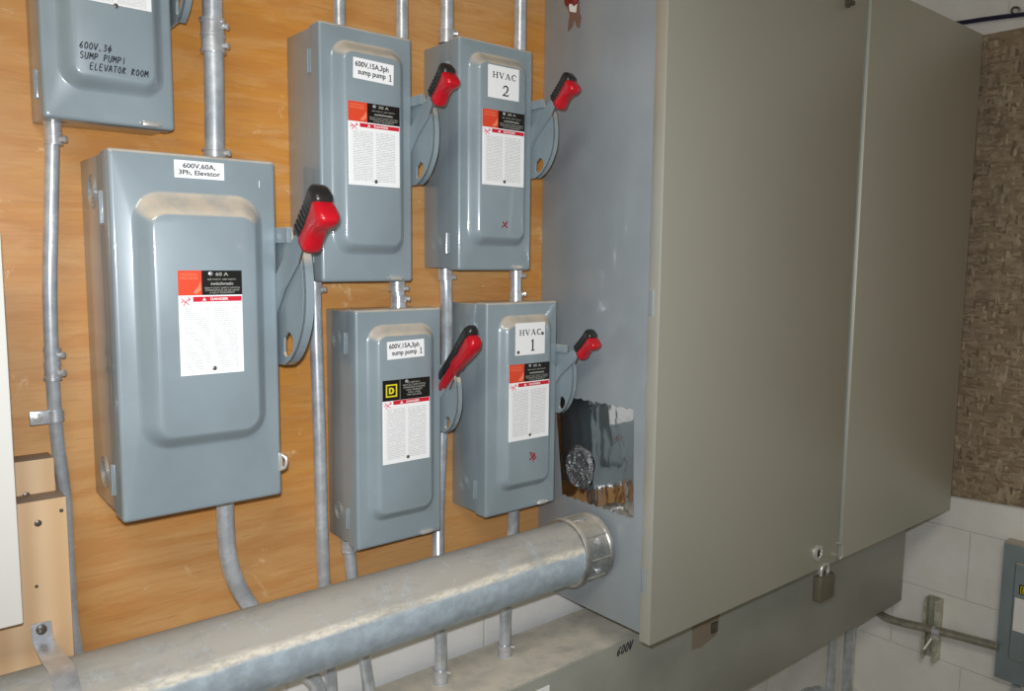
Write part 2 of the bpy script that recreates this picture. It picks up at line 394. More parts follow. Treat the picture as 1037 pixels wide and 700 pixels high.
# ------------------------------------------------------------------ safety switches
def rrect(x0, x1, z0, z1, r, n=8):
    out = []
    for cx, cz, a0 in ((x1-r, z1-r, 0), (x0+r, z1-r, PI/2), (x0+r, z0+r, PI), (x1-r, z0+r, 1.5*PI)):
        for k in range(n+1):
            a = a0+k/n*PI/2; out.append((cx+r*math.cos(a), cz+r*math.sin(a)))
    return out
def cover_mesh(x0, x1, z0, z1, d, emb, raise_=.02, slope=.019, lip=.03, rad=.026, tops=1.1):
    bm = bmesh.new(); ex0, ex1, ez0, ez1 = emb; loops = []
    L = [(rrect(x0, x1, z0, z1, .004), -(d-lip)), (rrect(x0, x1, z0, z1, .004), -(d-.0045)), (rrect(x0+.0006, x1-.0006, z0+.0006, z1-.0006, .004), -(d-.0022)),
         (rrect(x0+.0022, x1-.0022, z0+.0022, z1-.0022, .004), -(d-.0006)), (rrect(x0+.005, x1-.005, z0+.005, z1-.005, .005), -d)]
    N = 9
    for k in range(N+1):
        t = k/N; hgt = (1-math.cos(PI*t))/2*.75+t*.25
        s = slope*t
        L.append((rrect(ex0+s, ex1-s, ez0+s, ez1-s*tops, max(.008, rad+.006-s*.9)), -d-raise_*hgt))
    prev = None
    for lp, y in L:
        ring = [bm.verts.new((a, y, b)) for a, b in lp]
        if prev:
            for i in range(len(ring)): bm.faces.new((prev[i], prev[(i+1) % len(ring)], ring[(i+1) % len(ring)], ring[i]))
        prev = ring
    bm.faces.new(prev); return bm
def ring_rel(bm, x, y, zc, rads, t=.0012):
    for r in rads:
        lathe(bm, (x, y, zc), (-1, 0, 0), [(-.001, r), (t*.4, r), (t*.5, r-.0003), (t*.5, r-.0009), (t*.4, r-.0012), (-.001, r-.0012)], 32, caps=False)
def loft(bm, secs, n=20, ex=3.2):
    """secs: (centre, a dir, b dir, half a, half b) superellipse rings"""
    prev = None
    for c, a, b, ha, hb in secs:
        ring = []
        for k in range(n):
            th = 2*PI*k/n; ct, st_ = math.cos(th), math.sin(th)
            ring.append(bm.verts.new(c+a*ha*math.copysign(abs(ct)**(2/ex), ct)+b*hb*math.copysign(abs(st_)**(2/ex), st_)))
        if prev:
            for k in range(n): bm.faces.new((prev[k], prev[(k+1) % n], ring[(k+1) % n], ring[k]))
        else: bm.faces.new(ring[::-1])
        prev = ring
    bm.faces.new(prev); return bm
def operating_handle(root, X, d, w0, s, style='short', pu=.87, pw=1.0):
    """disc bracket and lever in a plane beside the right side of the box; u = forward of the front, w = up from w0"""
    def P(u, w, x): return Vector((x, -(d+u*s), w0+w*s))
    out = [(-.05, 0), (.036, 0), (.044, -.02), (.066, -.025), (.076, -.045), (.081, -.075), (.0805, -.1), (.075, -.125), (.0626, -.147), (.048, -.164), (.03, -.178), (.008, -.188), (-.05, -.19)]
    out = [(u*pu, w*pw) for u, w in out]
    o2 = out[:4]+spline2(out[3:12], 5)[1:]+[out[12]]
    hol = spline2([(u*pu, w*pw) for u, w in [(.006, -.150), (.024, -.140), (.040, -.150), (.037, -.166), (.02, -.176), (.006, -.172), (.006, -.150)]], 5)[:-1]
    bm = bmesh.new()
    prism(bm, [(-(d+u*s), w0+w*s) for u, w in o2], [[(-(d+u*s), w0+w*s) for u, w in hol]], 'x', X, X+.0035)
    # folded rim along the curved edge
    rim = [(u, w) for u, w in o2[4:-1]]
    prevr = None
    for u, w in rim:
        cen = (.01, -.09); du, dw = u-cen[0], w-cen[1]; l = math.hypot(du, dw)
        inn = (u-du/l*.004, w-dw/l*.004)
        r4 = [bm.verts.new(P(u, w, X-.001)), bm.verts.new(P(u, w, X+.012*s+.003)), bm.verts.new(P(*inn, X+.012*s+.003)), bm.verts.new(P(*inn, X-.001))]
        if prevr:
            for k in range(4): bm.faces.new((prevr[k], prevr[(k+1) % 4], r4[(k+1) % 4], r4[k]))
        else: bm.faces.new(r4[::-1])
        prevr = r4
    bm.faces.new(prevr)
    obj('handle_plate', bm, M['switch'], root)
    # bracket tab from the box
    bm = bmesh.new(); box(bm, X-.006, X+.001, -(d+.036*s), -(d-.04), w0-.021*s, w0, bev=.001)
    obj('bracket', bm, M['switch'], root)
    h = bpy.data.objects.new('handle', None); C.objects.link(h); h.parent = root; h.location = P(.02, -.07, X)-base_loc(root); h.empty_display_size = .02
    xa = X-.004
    if style == 'short':
        a0, a1 = (.004, -.075), (.068, -.024); g0, g1 = (.081, -.015), (.130, .034); red_off, blk_off = .0115, -.0055; hw = .0138
    else:
        a0, a1 = (-.01, -.06), (.0, -.04); g0, g1 = (-.012, -.050), (.120, .086); red_off, blk_off = .010, -.009; hw = .0145
    # lever arm: tapered flat bar
    d0 = Vector((0, a1[0]-a0[0], a1[1]-a0[1])).normalized(); nrm = (d0[2], -d0[1])
    ang = [(a0[0]+nrm[0]*.02, a0[1]+nrm[1]*.012), (a1[0]+nrm[0]*.014, a1[1]+nrm[1]*.014), (a1[0]+d0[1]*.02+nrm[0]*.008, a1[1]+d0[2]*.02+nrm[1]*.008),
           (a1[0]+d0[1]*.02-nrm[0]*.008, a1[1]+d0[2]*.02-nrm[1]*.008), (a1[0]-nrm[0]*.014, a1[1]-nrm[1]*.014), (a0[0]-nrm[0]*.012, a0[1]-nrm[1]*.012), (a0[0]-.03, a0[1]-.03), (a0[0]-.02, a0[1]-.05)]
    bm = bmesh.new(); prism(bm, [(-(d+u*s), w0+w*s) for u, w in ang], [], 'x', xa-.003, xa+.002)
    obj('lever', bm, M['switch'], h)
    ax = (P(*g1, X)-P(*g0, X)); Lg = ax.length; ax.normalize(); pr = Vector((0, -ax.z, ax.y));  # towards front/below
    if pr.z > 0: pr = -pr
    xd = Vector((1, 0, 0)); cx = X-.001
    c0 = P(*g0, cx)
    red = []; blk = []
    if style == 'short':
        R = [(-.05, .006, .5), (-.02, .010, .8), (.0, .0115, .95), (.10, .0120, 1), (.22, .0105, .97), (.40, .0095, .95), (.58, .0115, 1), (.74, .0150, 1.08), (.88, .0165, 1.12), (.95, .0155, 1.08), (.99, .0125, .9), (1.01, .007, .55)]
        K = [(-.02, .005, .5), (.02, .009, .85), (.10, .0105, .95), (.3, .0105, .95), (.5, .0105, .97), (.7, .0115, 1), (.9, .0135, 1.05), (.98, .0135, 1.05), (1.06, .012, .95), (1.1, .007, .6)]
    else:
        R = [(-.02, .006, .6), (.0, .008, .8), (.2, .0085, .85), (.42, .0085, .85), (.46, .012, .95), (.55, .0115, .97), (.66, .0125, 1), (.82, .0155, 1.08), (.93, .016, 1.1), (1.0, .012, .9), (1.03, .006, .5)]
        K = [(-.02, .005, .6), (.0, .008, .85), (.3, .0085, .9), (.55, .009, .9), (.8, .0105, 1), (.93, .0125, 1.05), (1.0, .0125, 1), (1.05, .010, .8), (1.08, .005, .4)]
    for t, hp, wf in R:
        red.append((c0+ax*(t*Lg)+pr*(red_off+hp*.15+(.004 if t > .6 else 0))*s, pr, xd, hp*s*1.2, hw*wf*(s*.6+.4)))
    for t, hp, wf in K:
        blk.append((c0+ax*(t*Lg)+pr*(blk_off)*s, pr, xd, hp*s*1.15, hw*wf*1.0*(s*.6+.4)))
    bm = bmesh.new(); loft(bm, red, 24); obj('red_grip', bm, M['grip'], h, angle=60)
    bm = bmesh.new(); loft(bm, blk, 24)
    if style == 'short':
        for k in range(7):                                  # ribs across the black half
            t = .12+k*.115
            c = c0+ax*(t*Lg)+pr*blk_off*s
            loft(bm, [(c-ax*.0022*s, pr, xd, .0130*s, hw*1.04*(s*.6+.4)), (c, pr, xd, .0140*s, hw*1.08*(s*.6+.4)), (c+ax*.0022*s, pr, xd, .0130*s, hw*1.04*(s*.6+.4))], 20)
    obj('black_grip', bm, M['gripblack'], h, angle=60)
    # short steel rod below the grip
    q0 = P(g0[0]+.012, g0[1]-.006, xa-.004) if style == 'short' else P(.05, -.03, xa)
    bm = bmesh.new(); tube(bm, [q0, q0+Vector((0, .016*s, -.026*s))], .0012, 8); obj('rod', bm, M['darksteel'], h)
def label_plate(root, x0, x1, z0, z1, y, mat=None, name='label', rot=0.0):
    bm = B(x0, x1, y-.0006, y+.0002, z0, z1)
    if rot: bmesh.ops.rotate(bm, verts=bm.verts, cent=((x0+x1)/2, y, (z0+z1)/2), matrix=Matrix.Rotation(rot, 3, 'Y'))
    return obj(name, bm, mat or M['white'], root, smooth=False)
def warning_label(root, x0, x1, z0, z1, y, kind, amps):
    """white data label with coloured head, red danger bar and fine print"""
    w, h = x1-x0, z1-z0
    lab = label_plate(root, x0, x1, z0, z1, y, M['white'], 'warning_label')
    yl = y-.0008
    hd = z1-.235*h
    if kind == 'orange':
        obj('orange_block', B(x0, x0+.36*w, yl-.0004, yl+.0003, hd, z1), M['orange'], lab, smooth=False)
        obj('black_block', B(x0+.36*w, x1, yl-.0004, yl+.0003, hd, z1), M['black'], lab, smooth=False)
        text('FEDERAL\nPIONEER', x0+.17*w, yl-.0006, z1-.055*h, .008, M['textorange'], lab, width=.27*w, height=.06*h)
        text(amps, x0+.68*w, yl-.0006, z1-.035*h, .008, M['textlight'], lab, bold=.0001, width=.2*w, height=.034*h)
        text('600 VAC/V- 600 VAC/V-', x0+.68*w, yl-.0006, z1-.085*h, .008, M['textlight'], lab, width=.46*w, height=.016*h)
        text('switchmatic', x0+.68*w, yl-.0006, z1-.125*h, .008, M['textlight'], lab, bold=.00015, width=.36*w, height=.03*h)
        text('HEAVY DUTY SAFETY SWITCH\nINTERRUPTEUR DE SECURITE\nA HAUT RENDEMENT', x0+.68*w, yl-.0006, z1-.19*h, .008, M['textlight'], lab, width=.56*w, height=.062*h)
        bm = bmesh.new()                                    # pale arrow emblem in the corner of the orange block
        prism(bm, [(x0+.27*w, hd+.01*h), (x0+.345*w, hd+.05*h), (x0+.34*w, hd+.13*h), (x0+.30*w, hd+.08*h), (x0+.22*w, hd+.03*h)], [], 'y', yl-.0008, yl-.0004)
        obj('emblem', bm, M['textorange'], lab, smooth=False)
    else:
        obj('black_block', B(x0, x1, yl-.0004, yl+.0003, hd-.01*h, z1), M['black'], lab, smooth=False)
        cx, cz, q = x0+.18*w, z1-.125*h, .115*w
        bm = bmesh.new()                                    # square ring and letter D
        sq = lambda r: [(cx-r, cz-r), (cx+r, cz-r), (cx+r, cz+r), (cx-r, cz+r)]
        prism(bm, sq(q), [sq(q*.78)], 'y', yl-.0009, yl-.0004)
        Dp = [(cx-.45*q, cz-.5*q), (cx+.05*q, cz-.5*q), (cx+.35*q, cz-.38*q), (cx+.5*q, cz), (cx+.35*q, cz+.38*q), (cx+.05*q, cz+.5*q), (cx-.45*q, cz+.5*q)]
        Di = [(cx-.2*q, cz-.27*q), (cx+.02*q, cz-.27*q), (cx+.22*q, cz), (cx+.02*q, cz+.27*q), (cx-.2*q, cz+.27*q)]
        prism(bm, Dp, [Di], 'y', yl-.0009, yl-.0004)
        obj('emblem', bm, M['yellow'], lab, smooth=False)
        obj('divider', B(x0+.355*w, x0+.36*w, yl-.0008, yl, hd, z1-.01*h), M['textlight'], lab, smooth=False)
        text('30 A 600 VAC/V-\nHEAVY DUTY SAFETY SWITCH\nINTERRUPTEUR DE SECURITE\nA HAUT RENDEMENT\n3 POLE - 3 POLES\nTYPE 1 ENCLOSURE', x0+.66*w, yl-.0006, z1-.12*h, .008, M['textlight'], lab, width=.48*w, height=.17*h)
    obj('danger_bar', B(x0+.22*w, x1-.012*w, yl-.0004, yl+.0003, hd-.062*h, hd-.014*h), M['red'], lab, smooth=False)
    text('DANGER', x0+.63*w, yl-.0006, hd-.038*h, .008, M['textwhite'], lab, bold=.0002, width=.28*w, height=.026*h)
    bm = bmesh.new(); tx, tz = x0+.39*w, hd-.038*h
    prism(bm, [(tx-.03*w, tz-.014*h), (tx+.03*w, tz-.014*h), (tx, tz+.016*h)], [], 'y', yl-.0009, yl-.0004); obj('warning_triangle', bm, M['textwhite'], lab, smooth=False)
    bm = bmesh.new()                                        # small pink stick figure struck by a bolt
    fx, fz = x0+.11*w, hd-.06*h
    for seg in ([(-.06, .03), (-.01, .0), (.05, .025)], [(-.01, .0), (-.035, -.04)], [(-.01, .0), (.045, -.03)], [(-.07, -.01), (-.03, .012)], [(.03, .04), (.06, .02), (.04, .01)]):
        tube(bm, [Vector((fx+a*w*1.1, yl-.0004, fz+b*h)) for a, b in seg], .0006, 5)
    obj('shock_figure', bm, M['textpink'], lab, smooth=False)
    bm = B(x0+.02*w, x1-.02*w, yl-.0002, yl+.0003, z0+.015*h, hd-.075*h); obj('fine_print', bm, M['print'], lab, smooth=False)
    for cxx, czz in ((x0+.5*w, z1-.035*h), (x0+.5*w, z0+.055*h)):
        pass
    bm = bmesh.new(); lathe(bm, (x0+.52*w, yl, z0+.055*h), (0, -1, 0), [(0, .0028), (.001, .0028), (.0016, .0016)], 12); obj('rivet', bm, M['darksteel'], lab)
    bm = bmesh.new(); lathe(bm, (x0+.5*w, yl, z1-.03*h), (0, -1, 0), [(0, .0028), (.001, .0028), (.0016, .0016)], 12); obj('rivet', bm, M['fit'], lab)
    return lab
GRP = 'safety disconnect switches on the plywood'
def switch(x0, x1, z0, z1, d, emb, label, hs, w0, style='short', latch='bottom', knock=(.1, .9), big=False, raise_=.02, slope=.018, pu=.87, pw=1.0):
    z0, z1 = z(z0), z(z1); emb = (emb[0], emb[1], z(emb[2]), z(emb[3]))
    root = empty('safety_switch', ((x0+x1)/2, 0, z0), label, 'electrical switch box', GRP)
    lip = .03 if not big else .036
    bm = B(x0+.0025, x1-.0025, -(d-.01), 0, z0+.003, z1-.003, bev=.002); obj('body', bm, M['switch'], root)
    cov = obj('cover', cover_mesh(x0, x1, z0, z1, d, emb, raise_=raise_, slope=slope, lip=lip, tops=1.5 if big else 1.1, rad=.03 if big else .022), M['switch'], root, angle=50)
    hh = z1-z0
    for f in ((.12, .86) if not big else (.105, .85)):     # hinges on the left side
        bm = bmesh.new(); zz = z0+f*hh; hl = .017 if not big else .02
        box(bm, x0-.0015, x0+.0025, -(d-lip)-.003, -(d-lip)+.002, zz-hl, zz+hl, bev=.0006)
        tube(bm, [(x0-.002, -(d-lip)+.002, zz-hl), (x0-.002, -(d-lip)+.002, zz+hl)], .0015, 10)
        obj('hinge', bm, M['switch'], root)
    for f in knock:
        bm = bmesh.new(); r = .014 if not big else .022
        yc = -(d-lip)*.5
        rr = [r, r*.6]
        if big: rr = [r*1.0, r*.72, r*.45]
        ring_rel(bm, x0+.0025, yc, z0+f*hh, rr)
        obj('knockout', bm, M['switch'], root)
    # latch
    bm = bmesh.new()
    if latch == 'bottom':
        lx = x0+(x1-x0)*.80
        box(bm, lx-.010, lx+.010, -(d+.003), -(d-.003), z0+.002, z0+.009, bev=.0015)
        tube(bm, [(lx-.013, -(d+.0015), z0+.006), (lx+.013, -(d+.0015), z0+.006)], .0016, 8)
        ob = obj('latch', bm, M['chrome'], root)
    else:
        tube(bm, smoothpath([(x1-.001, -(d-.002), z0+.058), (x1+.005, -(d+.004), z0+.052), (x1+.004, -(d+.004), z0+.04), (x1-.001, -(d-.002), z0+.036)], 5), .0022, 8)
        box(bm, x1-.004, x1+.002, -(d+.001), -(d-.008), z0+.034, z0+.06, bev=.001)
        obj('latch', bm, M['chrome'], root)
    if w0 is not None: operating_handle(root, x1+.005, d, z(w0), hs, style, pu, pw)
    return root
def rectpx(tl, br, Y):
    a = aty(*tl, Y); b = aty(*br, Y); return a.x, b.x, b.z, a.z
# E : big elevator switch
sw = switch(.2459, .4527, -.3319, .1281, .1558, (.268, .4335, -.246, .081), 'largest grey switch box, with a red handle and an Elevator sticker on top', 1.0, .04, latch='side', big=True, raise_=.022, slope=.021)
dE = .1558; x0, x1, a, b = rectpx((176, 161.5), (227, 183), -dE)
lb = label_plate(sw, x0, x1, a, b, -dE, name='name_label', rot=.0)
text('600V,60A,\n3Ph, Elevator', (x0+x1)/2, -dE-.0008, (a+b)/2, .01, M['ink'], lb, bold=.0002, width=(x1-x0)*.84, height=(b-a)*.72)
yp = -dE-.022; x0, x1, a, b = rectpx((179.5, 274), (247, 376), yp)
warning_label(sw, x0, x1, a, b, yp, 'orange', '60 A')
bm = B(.4297, .4305, -dE-.0004, -dE+.0002, z(.092), z(.101)); obj('scratch', bm, M['white'], sw, smooth=False)
# B : top-left
sw = switch(.1923, .3438, .164, .52, .0932, (.2085, .3325, .2, .49), 'grey switch box at the top left with black handwriting on its cover', .68, .430, knock=(.9,), raise_=.016)
yp = -.0932-.016; x0, x1, a, b = rectpx((78, -20), (153.5, 14), yp)
lb = label_plate(sw, x0, x1, a+.002, b+.02, yp, name='warning_label', mat=M['print']); 
bm = bmesh.new(); p = aty(117, 6, yp); lathe(bm, (p.x, yp, p.z), (0, -1, 0), [(0, .0028), (.0016, .0028), (.0022, .0016)], 12); obj('rivet', bm, M['darksteel'], sw)
p = aty(80, 48, yp); q = aty(84, 64, yp)
handwriting(['600V,3@', 'SUMP PUMP1', '  ELEVATOR ROOM'], p.x, yp-.0006, p.z, .0052, .0078, .0118, M['ink'], sw, r=.0006)
# HVAC glyphs with serifs, 1 unit high
GL = {'H': [[(.06, 0), (.06, 1), .16], [(.74, 0), (.74, 1), .16], [(.06, .5), (.74, .5), .07], [(-.1, .03), (.24, .03), .06], [(-.1, .97), (.24, .97), .06], [(.56, .03), (.9, .03), .06], [(.56, .97), (.9, .97), .06]],
      'V': [[(.02, 1), (.42, .02), .17], [(.42, .02), (.78, 1), .07], [(-.12, .97), (.2, .97), .06], [(.62, .97), (.94, .97), .06]],
      'A': [[(.4, 1), (.8, 0), .17], [(.4, 1), (.04, 0), .07], [(.18, .33), (.66, .33), .06], [(-.1, .03), (.2, .03), .06], [(.62, .03), (.98, .03), .06]],
      'C': [[(.78, .72), (.68, .93), .07], [(.68, .93), (.42, 1), .08], [(.42, 1), (.14, .82), .12], [(.14, .82), (.05, .5), .17], [(.05, .5), (.14, .18), .17], [(.14, .18), (.42, 0), .12], [(.42, 0), (.68, .05), .08], [(.68, .05), (.8, .22), .06], [(.8, .68), (.8, 1), .06]],
      '1': [[(.4, 0), (.4, 1), .13], [(.4, .98), (.2, .86), .07], [(.15, .03), (.65, .03), .06]],
      '2': [[(.12, .72), (.2, .93), .09], [(.2, .93), (.42, 1), .1], [(.42, 1), (.62, .9), .13], [(.62, .9), (.66, .66), .14], [(.66, .66), (.5, .38), .13], [(.5, .38), (.08, .04), .08], [(.06, .05), (.7, .05), .11], [(.7, .05), (.76, .2), .05]]}
def serif(s, xc, y, zc, hgt, adv, parent, sx=1.0):
    bm = bmesh.new(); n = len(s); k = 0
    x = xc-(n*adv-(adv-.85))*hgt*sx/2
    for ch_ in s:
        for (a, b), (c, d), w in GL[ch_]:
            k += 1
            p, q = Vector((a*sx, b))*hgt, Vector((c*sx, d))*hgt; dv = (q-p).normalized(); nn = Vector((-dv.y, dv.x))*w*1.25*hgt/2; p = p-dv*w*hgt*.2; q = q+dv*w*hgt*.2
            yy = y-.00003*(k % 5)
            prism(bm, [(x+v.x, zc-hgt/2+v.y) for v in (p+nn, p-nn, q-nn, q+nn)], [], 'y', yy-.0001, yy+.0001)
        x += adv*hgt*sx
    return obj('lettering', bm, M['ink'], parent, smooth=False)
# S1 : upper sump pump
SP = 'sump pump '
sw = switch(.5405, .6974, -.036, .3389, .114, (.5567, .6825, .004, .318), 'upper grey switch box labelled sump pump, with an orange and black warning label', .72, .252, knock=(), raise_=.017)
yp = -.114-.017; a0 = aty(378.3, 72.4, yp); w_, h_ = .052, .0265
lb = label_plate(sw, a0.x-.034, a0.x+.034, a0.z-.0148, a0.z+.0148, yp, name='name_label', rot=.03)
text('600V,15A,3ph\nsump pump', a0.x-.003, yp-.0008, a0.z, .01, M['ink'], lb, bold=.0002, width=.056, height=.021, rot=-.03)
serif('1', a0.x+.0285, yp-.0008, a0.z-.006, .0095, 1.1, lb, 1.1)
x0, x1, a, b = rectpx((352, 101.5), (404.6, 190.5), yp); warning_label(sw, x0, x1, a, b, yp, 'orange', '30 A')
# H2
sw = switch(.7921, .9526, -.019, .3637, .1083, (.808, .9375, .021, .344), 'upper HVAC switch box, the one whose white card reads 2', .71, .279, knock=(.12,), raise_=.017)
yp = -.1083-.017; p = aty(510, 84.3, yp)
lb = label_plate(sw, p.x-.0335, p.x+.0335, p.z-.0265, p.z+.0265, yp, name='name_label')
q = aty(511, 77.5, yp); serif('HVAC', p.x+.002, yp-.0008, q.z, .0095, 1.22, lb, 1.15)
q = aty(512, 92.5, yp); serif('2', q.x, yp-.0008, q.z, .0165, 1.1, lb, 1.1)
x0, x1, a, b = rectpx((488.5, 109.5), (530, 190), yp); warning_label(sw, x0, x1, a, b, yp, 'orange', '30 A')
def ink_x(sw, px, py, yp, r=.0065, extra=False):
    p = aty(px, py, yp); bm = bmesh.new()
    S_ = [[(-.7, .7), (0, 0), (.8, -.8)], [(.9, .8), (0, -.1), (-.9, -.7)]]
    if extra: S_ += [[(-.9, 1.2), (.2, .6), (.3, -.2), (.2, -1.3)], [(.6, .3), (1.0, -.2), (1.1, -.6)]]
    for s_ in S_: tube(bm, smoothpath([Vector((p.x+a*r, yp-.0006, p.z+b*r)) for a, b in s_], 4), .0011, 5)
    obj('ink_mark', bm, M['redink'], sw, smooth=False)
ink_x(sw, 511, 227.6, yp)
# S2
sw = switch(.5991, .7599, -.4648, -.08, .1042, (.6170, .7455, -.424, -.104), 'lower sump pump switch box with a yellow emblem on black and a longer red handle', .68, -.178, style='long', pu=.68, pw=.9, knock=(.13, .87), raise_=.015, slope=.017)
yp = -.1042-.015; p = aty(411, 353.7, yp)
lb = label_plate(sw, p.x-.0345, p.x+.0345, p.z-.0142, p.z+.0142, yp, name='name_label', rot=-.025)
text('600V,15A,3ph\nsump pump', p.x-.003, yp-.0008, p.z, .01, M['ink'], lb, bold=.0002, width=.056, height=.021, rot=.025)
serif('1', p.x+.0285, yp-.0008, p.z-.0035, .0095, 1.1, lb, 1.1)
x0, x1, a, b = rectpx((387, 386), (435, 463), yp); warning_label(sw, x0, x1, a, b, yp, 'yellow', '30 A')
# H1
sw = switch(.8537, 1.0221, -.4626, -.0757, .1068, (.8765, 1.0075, -.422, -.099), 'lower HVAC switch box, the one whose white card reads 1', .68, -.158, knock=(.13, .87), pu=.68, pw=1.03, raise_=.015, slope=.018)
yp = -.1068-.015; p = aty(537, 343, yp)
lb = label_plate(sw, p.x-.035, p.x+.035, p.z-.029, p.z+.029, yp, name='name_label')
q = aty(537, 336.5, yp); serif('HVAC', p.x, yp-.0008, q.z, .010, 1.22, lb, 1.1)
q = aty(539.5, 349.5, yp); serif('1', q.x, yp-.0008, q.z, .02, 1.1, lb, .8)
for px, py in ((549, 337.5), (524.5, 357)):
    q = aty(px, py, yp); bm = bmesh.new(); lathe(bm, (q.x, yp-.0006, q.z), (0, -1, 0), [(0, .003), (.001, .003), (.0016, .0018)], 12); obj('rivet', bm, M['darksteel'], lb)
x0, x1, a, b = rectpx((515.5, 370), (555, 441), yp); warning_label(sw, x0, x1, a, b, yp, 'orange', '30 A')
ink_x(sw, 539, 462.5, yp, .0075, True)
# ------------------------------------------------------------------ thin conduits
def fitting(root, p, d, r, L, name='connector', screws=1, lip=True, sgn=-1):
    d = Vector(d).normalized(); R = r*1.16; bm = bmesh.new()
    prof = [(0, r*.9), (0, R*1.1), (L*.10, R*1.1), (L*.12, R), (L*.45, R), (L*.47, R*1.06), (L*.55, R*1.06), (L*.57, R), (L*.88, R), (L*.9, R*1.1), (L, R*1.1), (L, r*.9)]
    lathe(bm, p, d, prof, 28)
    o = obj(name, bm, M['fit'], root)
    for k in range(screws):
        t = L*(.75 if screws == 1 else (.22, .78)[k])
        bm = bmesh.new(); side = Vector((.75, -.66, 0)); lathe(bm, Vector(p)+d*t+side*R*.9, side, [(0, .0032), (R*.1+.003, .0032), (R*.1+.004, .0045), (R*.1+.0065, .0045), (R*.1+.007, .003)], 10)
        obj('screw', bm, M['chrome'], o)
    return o
CG = 'thin steel conduits'
def conduit(pts, Y, r, label, fits=(), clamp=None, zend=None, cat='conduit', xmin=None):
    """pts: points on the plane y=Y (Y may be a list)"""
    P = []
    for i, (px, py) in enumerate(pts): P.append(aty(px, py, Y[i] if isinstance(Y, (list, tuple)) else Y))
    if zend is not None:
        for i, zz in zend.items(): P[i].z = zz
    if xmin:
        for q in P:
            if q.z < z(-.25): q.x = max(q.x, xmin)
    root = empty('conduit', P[-1].copy(), label, cat, CG)
    path = smoothpath(P, 10) if len(P) > 2 else P
    obj('pipe', tube(bmesh.new(), path, r, 24), M['emt'], root)
    for f in fits:
        i, dirn, L, nm, ns = f
        if isinstance(i, tuple): q = aty(*i, Y if not isinstance(Y, (list, tuple)) else Y[0])
        else: q = P[i]
        fitting(root, q, dirn, r, L, nm, ns)
    return root, P
U = Vector((0, 0, 1)); Dn = Vector((0, 0, -1))
r1 = .0112
top = z(1.1)
c1, P = conduit([(53, 118), (53, 150), (51.5, 230), (50.5, 300), (53.5, 385), (58, 445), (59, 505), (61, 560), (66, 610), (75, 645), (88, 702)], [-.05, -.05, -.05, -.045, -.035, -.022, -.012, -.012, -.015, -.02, -.03], .0084,
        'thin conduit running down left of the elevator switch, behind the front pine board', [(0, Dn, .028, 'connector', 1), (4, Vector((.02, 0, 1)), .042, 'coupling', 2)], zend={0: z(.1655)}, xmin=.2080)
q = aty(56, 421, -.03)
bm = bmesh.new(); lathe(bm, q+Vector((0, 0, .007)), Dn, [(0, .0084), (0, .0105), (.014, .0105), (.014, .0084)], 24)
box(bm, q.x-.030, q.x-.006, -.036, -.031, q.z-.009, q.z+.009, bev=.001); o = obj('clamp', bm, M['fit'], c1)
bm = bmesh.new(); screwhead(bm, q.x-.021, -.036, q.z, .006); obj('screw', bm, M['chrome'], o)
c2, P = conduit([(214.5, -30), (215, 0), (217.5, 158)], -.075, .0132, 'thickest thin conduit, rising from the top of the elevator switch', [(2, U, .02, 'connector', 1), ((216.0, 54), U, .045, 'coupling', 2)], zend={2: z(.127), 0: top})
c3, P = conduit([(344.5, 0), (343.5, 22)], -.06, .0092, 'conduit rising from the left part of the top of the upper sump pump switch', [], zend={1: z(.337), 0: top})
c4, P = conduit([(407, 0), (407, 33)], -.05, .0102, 'conduit rising from the right part of the top of the upper sump pump switch', [], zend={1: z(.337), 0: top})
c5, P = conduit([(318.5, 286), (319, 310), (323, 430), (326, 540), (328, 590), (333, 660), (337, 720)], -.055, .0100,
        'long conduit dropping from the upper sump pump switch past the left of the lower one', [(0, Dn, .02, 'connector', 1)], zend={0: z(-.034)})
c7, P = conduit([(228, 513), (228.5, 535), (231.5, 565), (240, 592), (254, 615), (275, 645), (298, 672), (318, 690), (326, 712)], -.075, .0125,
        'bent conduit curving from under the elevator switch behind the large pipe', [], zend={0: z(-.330)})
c8, P = conduit([(353, 549), (354.5, 565), (358, 600), (364, 640), (371, 680), (375, 712)], [-.05, -.05, -.055, -.065, -.07, -.07], .0100,
        'conduit leaving the bottom left of the lower sump pump switch', [(0, Dn, .02, 'connector', 1)], zend={0: z(-.463)})
GT = z(-.769)
c10, P = conduit([(451, 272), (452, 300), (452, 360), (447.5, 440), (444, 520), (444, 580), (446, 640), (446, 681)], [-.03, -.03, -.018, -.018, -.025, -.05, -.06, -.06], r1*.98,
        'conduit from the upper HVAC switch passing behind the lower sump pump switch', [(0, Dn, .02, 'connector', 1), (7, U, .026, 'connector', 1)], zend={0: z(-.0175), 7: GT})
c11, P = conduit([(452.5, 0), (452.5, 44)], -.055, .0112, 'conduit with a connector rising from the left of the top of the upper HVAC switch', [(1, U, .022, 'connector', 1)], zend={0: top, 1: z(.362)})
c12, P = conduit([(527, 0), (526.5, 46)], -.06, .0112, 'conduit rising from the right of the top of the upper HVAC switch', [], zend={0: top, 1: z(.362)})
c6, P = conduit([(402, 284), (403.5, 310)], -.06, .0112, 'short conduit joining the two sump pump switches', [(0, Dn, .02, 'connector', 1), (1, U, .02, 'connector', 1)], zend={0: z(-.034), 1: z(-.0815)})
c13, P = conduit([(522.5, 274), (522.5, 304)], -.06, .0105, 'short conduit joining the two HVAC switches', [(0, Dn, .016, 'connector', 1), (1, U, .018, 'connector', 1)], zend={0: z(-.0175), 1: z(-.0775)})
c14, P = conduit([(520, 518), (519, 540), (515.5, 580), (512, 620), (511, 657)], -.055, r1, 'conduit from the bottom of the lower HVAC switch to the wireway', [(4, U, .024, 'connector', 1)], zend={0: z(-.461), 4: GT})
